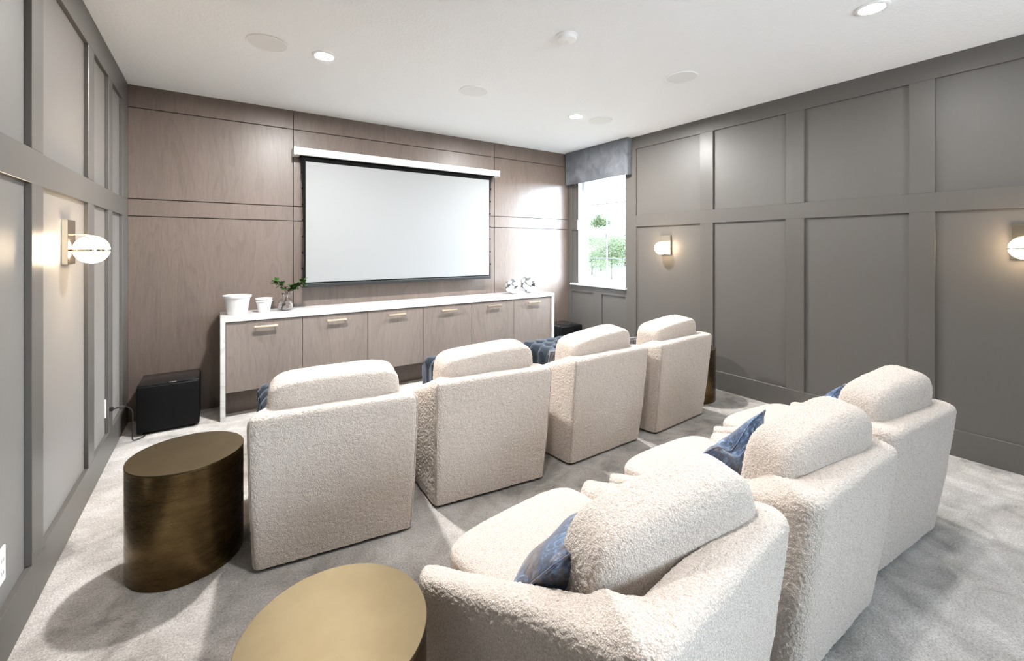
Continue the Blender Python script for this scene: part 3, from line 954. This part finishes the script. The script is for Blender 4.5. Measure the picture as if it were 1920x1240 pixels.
# ------------------------------------------------------------------ tufted ottomans
def ottoman():
    r = empty('tufted_ottoman', (0,0,0), 0, '', 'ottoman', 'slate blue tufted ottomans')
    Wd, HT, nc, sub = .29, .385, 4, 12
    n = nc*sub
    def lump(t):
        f = (t*nc) % 1.0
        return math.sqrt(max(0, math.sin(PI*f)))
    verts, faces, idx = [], [], {}
    def put(key, p):
        if key not in idx: idx[key] = len(verts); verts.append(p)
        return idx[key]
    def top(i, j):
        u, v = i/n, j/n
        du = (u*nc - round(u*nc))/nc*2*Wd; dv = (v*nc - round(v*nc))/nc*2*Wd
        z = HT + .046 - .040*math.exp(-(du*du+dv*dv)/.0011) - .010*(math.exp(-du*du/.0002) + math.exp(-dv*dv/.0002))
        eb = min(u, 1-u, v, 1-v)*2*Wd
        z -= .030*max(0, 1-eb/.045)**2
        return (-Wd+2*Wd*u, -Wd+2*Wd*v, z)
    nz = 16
    def side(s, i, k):
        # s 0..3 round the box; k 0 bottom .. nz top
        u = i/n; t = k/nz
        edge = math.sin(PI*min(1, max(0, u)))**.15 if 0 < u < 1 else 0
        b = (.010*math.sin(PI*((u*nc) % 1.0)) + .003*math.sin(u*31+s*2+t*2))*edge*min(1, (1-t)*6 + .5)
        zt = top(i, 0)[2]
        z = .03 + (zt-.03)*t
        a = -Wd+2*Wd*u
        d = Wd + b
        return [(a, -d, z), (d, a, z), (-a, d, z), (-d, -a, z)][s]
    for i in range(n):
        for j in range(n):
            faces.append(tuple(put(('t', a, c), top(a, c)) for a, c in ((i,j), (i+1,j), (i+1,j+1), (i,j+1))))
    for s in range(4):
        for i in range(n):
            for k in range(nz):
                faces.append(tuple(put(('s', s, a, c), side(s, a, c)) for a, c in ((i,k), (i+1,k), (i+1,k+1), (i,k+1))))
    t = bmesh.new(); vs = [t.verts.new(v) for v in verts]
    for f in faces: t.faces.new([vs[i] for i in f])
    bmesh.ops.remove_doubles(t, verts=t.verts, dist=.0012); bmesh.ops.recalc_face_normals(t, faces=t.faces)
    mb = MB(); mb._add(t); mb.build('cover', M_VELVET, r, smooth=True)
    for i in range(1, nc):
        for j in range(1, nc):
            M = Matrix.Translation((-Wd+2*Wd*i/nc, -Wd+2*Wd*j/nc, HT+.001))
            MB().lathe([(0,-.004), (.010,-.003), (.011,.002), (.006,.006), (0,.007)], 14, M).build('button', M_VELVET, r, smooth=True)
    MB().box(-Wd+.02, Wd-.02, -Wd+.02, Wd-.02, 0, .035).build('base', M_BLACK, r)
    return r
ot = ottoman()
ot.location = (.535, 3.345, 0); ot['label'] = 'slate blue tufted ottoman behind the chair nearest the left wall'
dup(ot, (1.835, 3.42, 0), 0, 'slate blue tufted ottoman behind the second front row chair')
dup(ot, (2.935, 3.44, 0), 0, 'slate blue tufted ottoman nearest the window')

# ------------------------------------------------------------------ outdoors
GZ = -.4
struct(MB().box(4.6, 90, -30, 90, GZ-.2, GZ).build('lawn', M_GRASS))
d0 = Vector((.707, .707, 0)); s0 = Vector((.707, -.707, 0))
def strip(name, dist, w, m, z):
    c = d0*dist
    vs = []
    for (a, q) in ((-40, 0), (40, 0), (40, w), (-40, w)):
        p = c + s0*a + d0*q; vs.append((p.x, p.y, z))
    vs += [(x, y, z-.03) for x, y, z in vs]
    return struct(MB().raw(vs, [(0,1,2,3), (7,6,5,4), (0,4,5,1), (1,5,6,2), (2,6,7,3), (3,7,4,0)]).build(name, m))
strip('road', 27, 5, M_ROAD, GZ+.02)
def tree(x, y, hgt, cw, ch, cz, seed, label, nleaf=2600, lsz=.10, tr=.05):
    r = empty('tree', (x, y, GZ), 0, label, 'tree', 'trees outside the window')
    rnd = random.Random(seed)
    MB().tube([(0,0,0), (.02,.01,hgt*.3), (-.02,.0,hgt*.6), (.01,.0,hgt*.9)], [tr, tr*.8, tr*.55, tr*.2], 8).build('trunk', M_BARK, r, smooth=True)
    vs, fs = [], []
    blobs = [(Vector((rnd.gauss(0,.45)*cw/2, rnd.gauss(0,.45)*cw/2, cz+rnd.uniform(-.5,.5)*ch)), rnd.uniform(.22,.42)*cw) for _ in range(16)]
    for k in range(nleaf):
        c, br = rnd.choice(blobs)
        p = c + Vector((rnd.gauss(0,1), rnd.gauss(0,1), rnd.gauss(0,.8)))*br*.5
        a = Vector((rnd.gauss(0,1), rnd.gauss(0,1), rnd.gauss(0,1))).normalized(); b2 = a.orthogonal().normalized()
        L = lsz*rnd.uniform(.6,1.3); i = len(vs)
        vs += [tuple(p-a*L), tuple(p+b2*L*.4), tuple(p+a*L), tuple(p-b2*L*.4)]; fs.append((i, i+1, i+2, i+3))
    me = bpy.data.meshes.new('crown'); me.from_pydata(vs, [], fs); me.materials.append(M_TREE)
    link(bpy.data.objects.new('crown', me), r)
def out(px, dist):
    """ground point seen in a given direction through the window"""
    yaw = math.radians(34.3); k = (px-960)/813
    F = Vector((math.sin(yaw), math.cos(yaw))); R = Vector((math.cos(yaw), -math.sin(yaw)))
    p = (F+R*k)*dist
    return p.x, p.y
tx, ty = out(1147, 22); tree(tx, ty, 2.1, 1.9, 1.2, 1.75, 3, 'young tree with a thin trunk standing on the lawn outside the window', 14000, .042)
tx, ty = out(1110, 29); tree(tx, ty, 2.5, 2.4, 2.0, 1.6, 5, 'low bushy tree outside the window, left of the thin trunk', 17000, .045)
tx, ty = out(1127, 34); tree(tx, ty, 4.2, 1.5, .7, 4.0, 8, 'tall tree outside, its crown alone above the window rail', 9000, .06, .07)
tx, ty = out(1172, 44); tree(tx, ty, 3.4, 5.0, 2.2, 2.2, 9, 'distant wide tree across the road outside the window', 17000, .10, .1)
tx, ty = out(1080, 56); tree(tx, ty, 3.0, 5.0, 2.0, 2.0, 11, 'distant wide tree across the road, behind the bushy tree', 17000, .10, .1)

# ------------------------------------------------------------------ sky, daylight and camera
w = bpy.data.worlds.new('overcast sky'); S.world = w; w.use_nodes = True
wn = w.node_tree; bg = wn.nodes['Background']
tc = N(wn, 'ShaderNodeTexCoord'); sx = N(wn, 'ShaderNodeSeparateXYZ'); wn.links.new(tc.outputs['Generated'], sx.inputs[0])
# overcast sky: whitish near the horizon, brighter overhead, plus an added glow lobe and bright lower half that fill the room
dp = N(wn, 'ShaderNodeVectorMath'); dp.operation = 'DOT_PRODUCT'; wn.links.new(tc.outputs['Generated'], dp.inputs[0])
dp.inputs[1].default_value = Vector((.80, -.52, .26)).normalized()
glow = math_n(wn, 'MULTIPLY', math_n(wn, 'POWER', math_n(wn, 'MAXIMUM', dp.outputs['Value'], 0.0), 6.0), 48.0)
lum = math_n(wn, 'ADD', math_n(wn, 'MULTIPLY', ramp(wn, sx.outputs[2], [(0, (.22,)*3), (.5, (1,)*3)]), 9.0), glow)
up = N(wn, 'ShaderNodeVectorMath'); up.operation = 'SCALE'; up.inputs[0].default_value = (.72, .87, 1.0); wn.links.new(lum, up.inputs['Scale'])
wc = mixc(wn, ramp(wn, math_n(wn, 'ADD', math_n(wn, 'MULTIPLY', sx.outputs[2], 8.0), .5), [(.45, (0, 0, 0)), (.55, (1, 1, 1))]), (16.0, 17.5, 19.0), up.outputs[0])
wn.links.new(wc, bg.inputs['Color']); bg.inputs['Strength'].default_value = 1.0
def portal(name, loc, rot, sx, sy):
    l = bpy.data.lights.new(name, 'AREA'); l.shape = 'RECTANGLE'; l.size = sx; l.size_y = sy
    l.cycles.is_portal = True
    o = bpy.data.objects.new(name, l); COL.objects.link(o); o.location = loc; o.rotation_euler = rot
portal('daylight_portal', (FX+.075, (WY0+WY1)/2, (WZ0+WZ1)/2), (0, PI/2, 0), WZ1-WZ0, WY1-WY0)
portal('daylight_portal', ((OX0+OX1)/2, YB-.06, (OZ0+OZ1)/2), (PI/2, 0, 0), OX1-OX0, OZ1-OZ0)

cam = bpy.data.cameras.new('camera'); co = bpy.data.objects.new('camera', cam); COL.objects.link(co)
co.location = (0, 0, 1.413); co.rotation_euler = (PI/2, 0, -math.radians(34.3))
cam.sensor_fit = 'HORIZONTAL'; cam.sensor_width = 36; cam.lens = 813/1920*36
cam.shift_x = 0; cam.shift_y = -155/1920
cam.clip_start = .02; cam.clip_end = 300
S.camera = co
S.view_settings.view_transform = 'Standard'; S.view_settings.look = 'None'
S.view_settings.gamma = 1; S.view_settings.use_curve_mapping = False
S.view_settings.exposure = 1.42
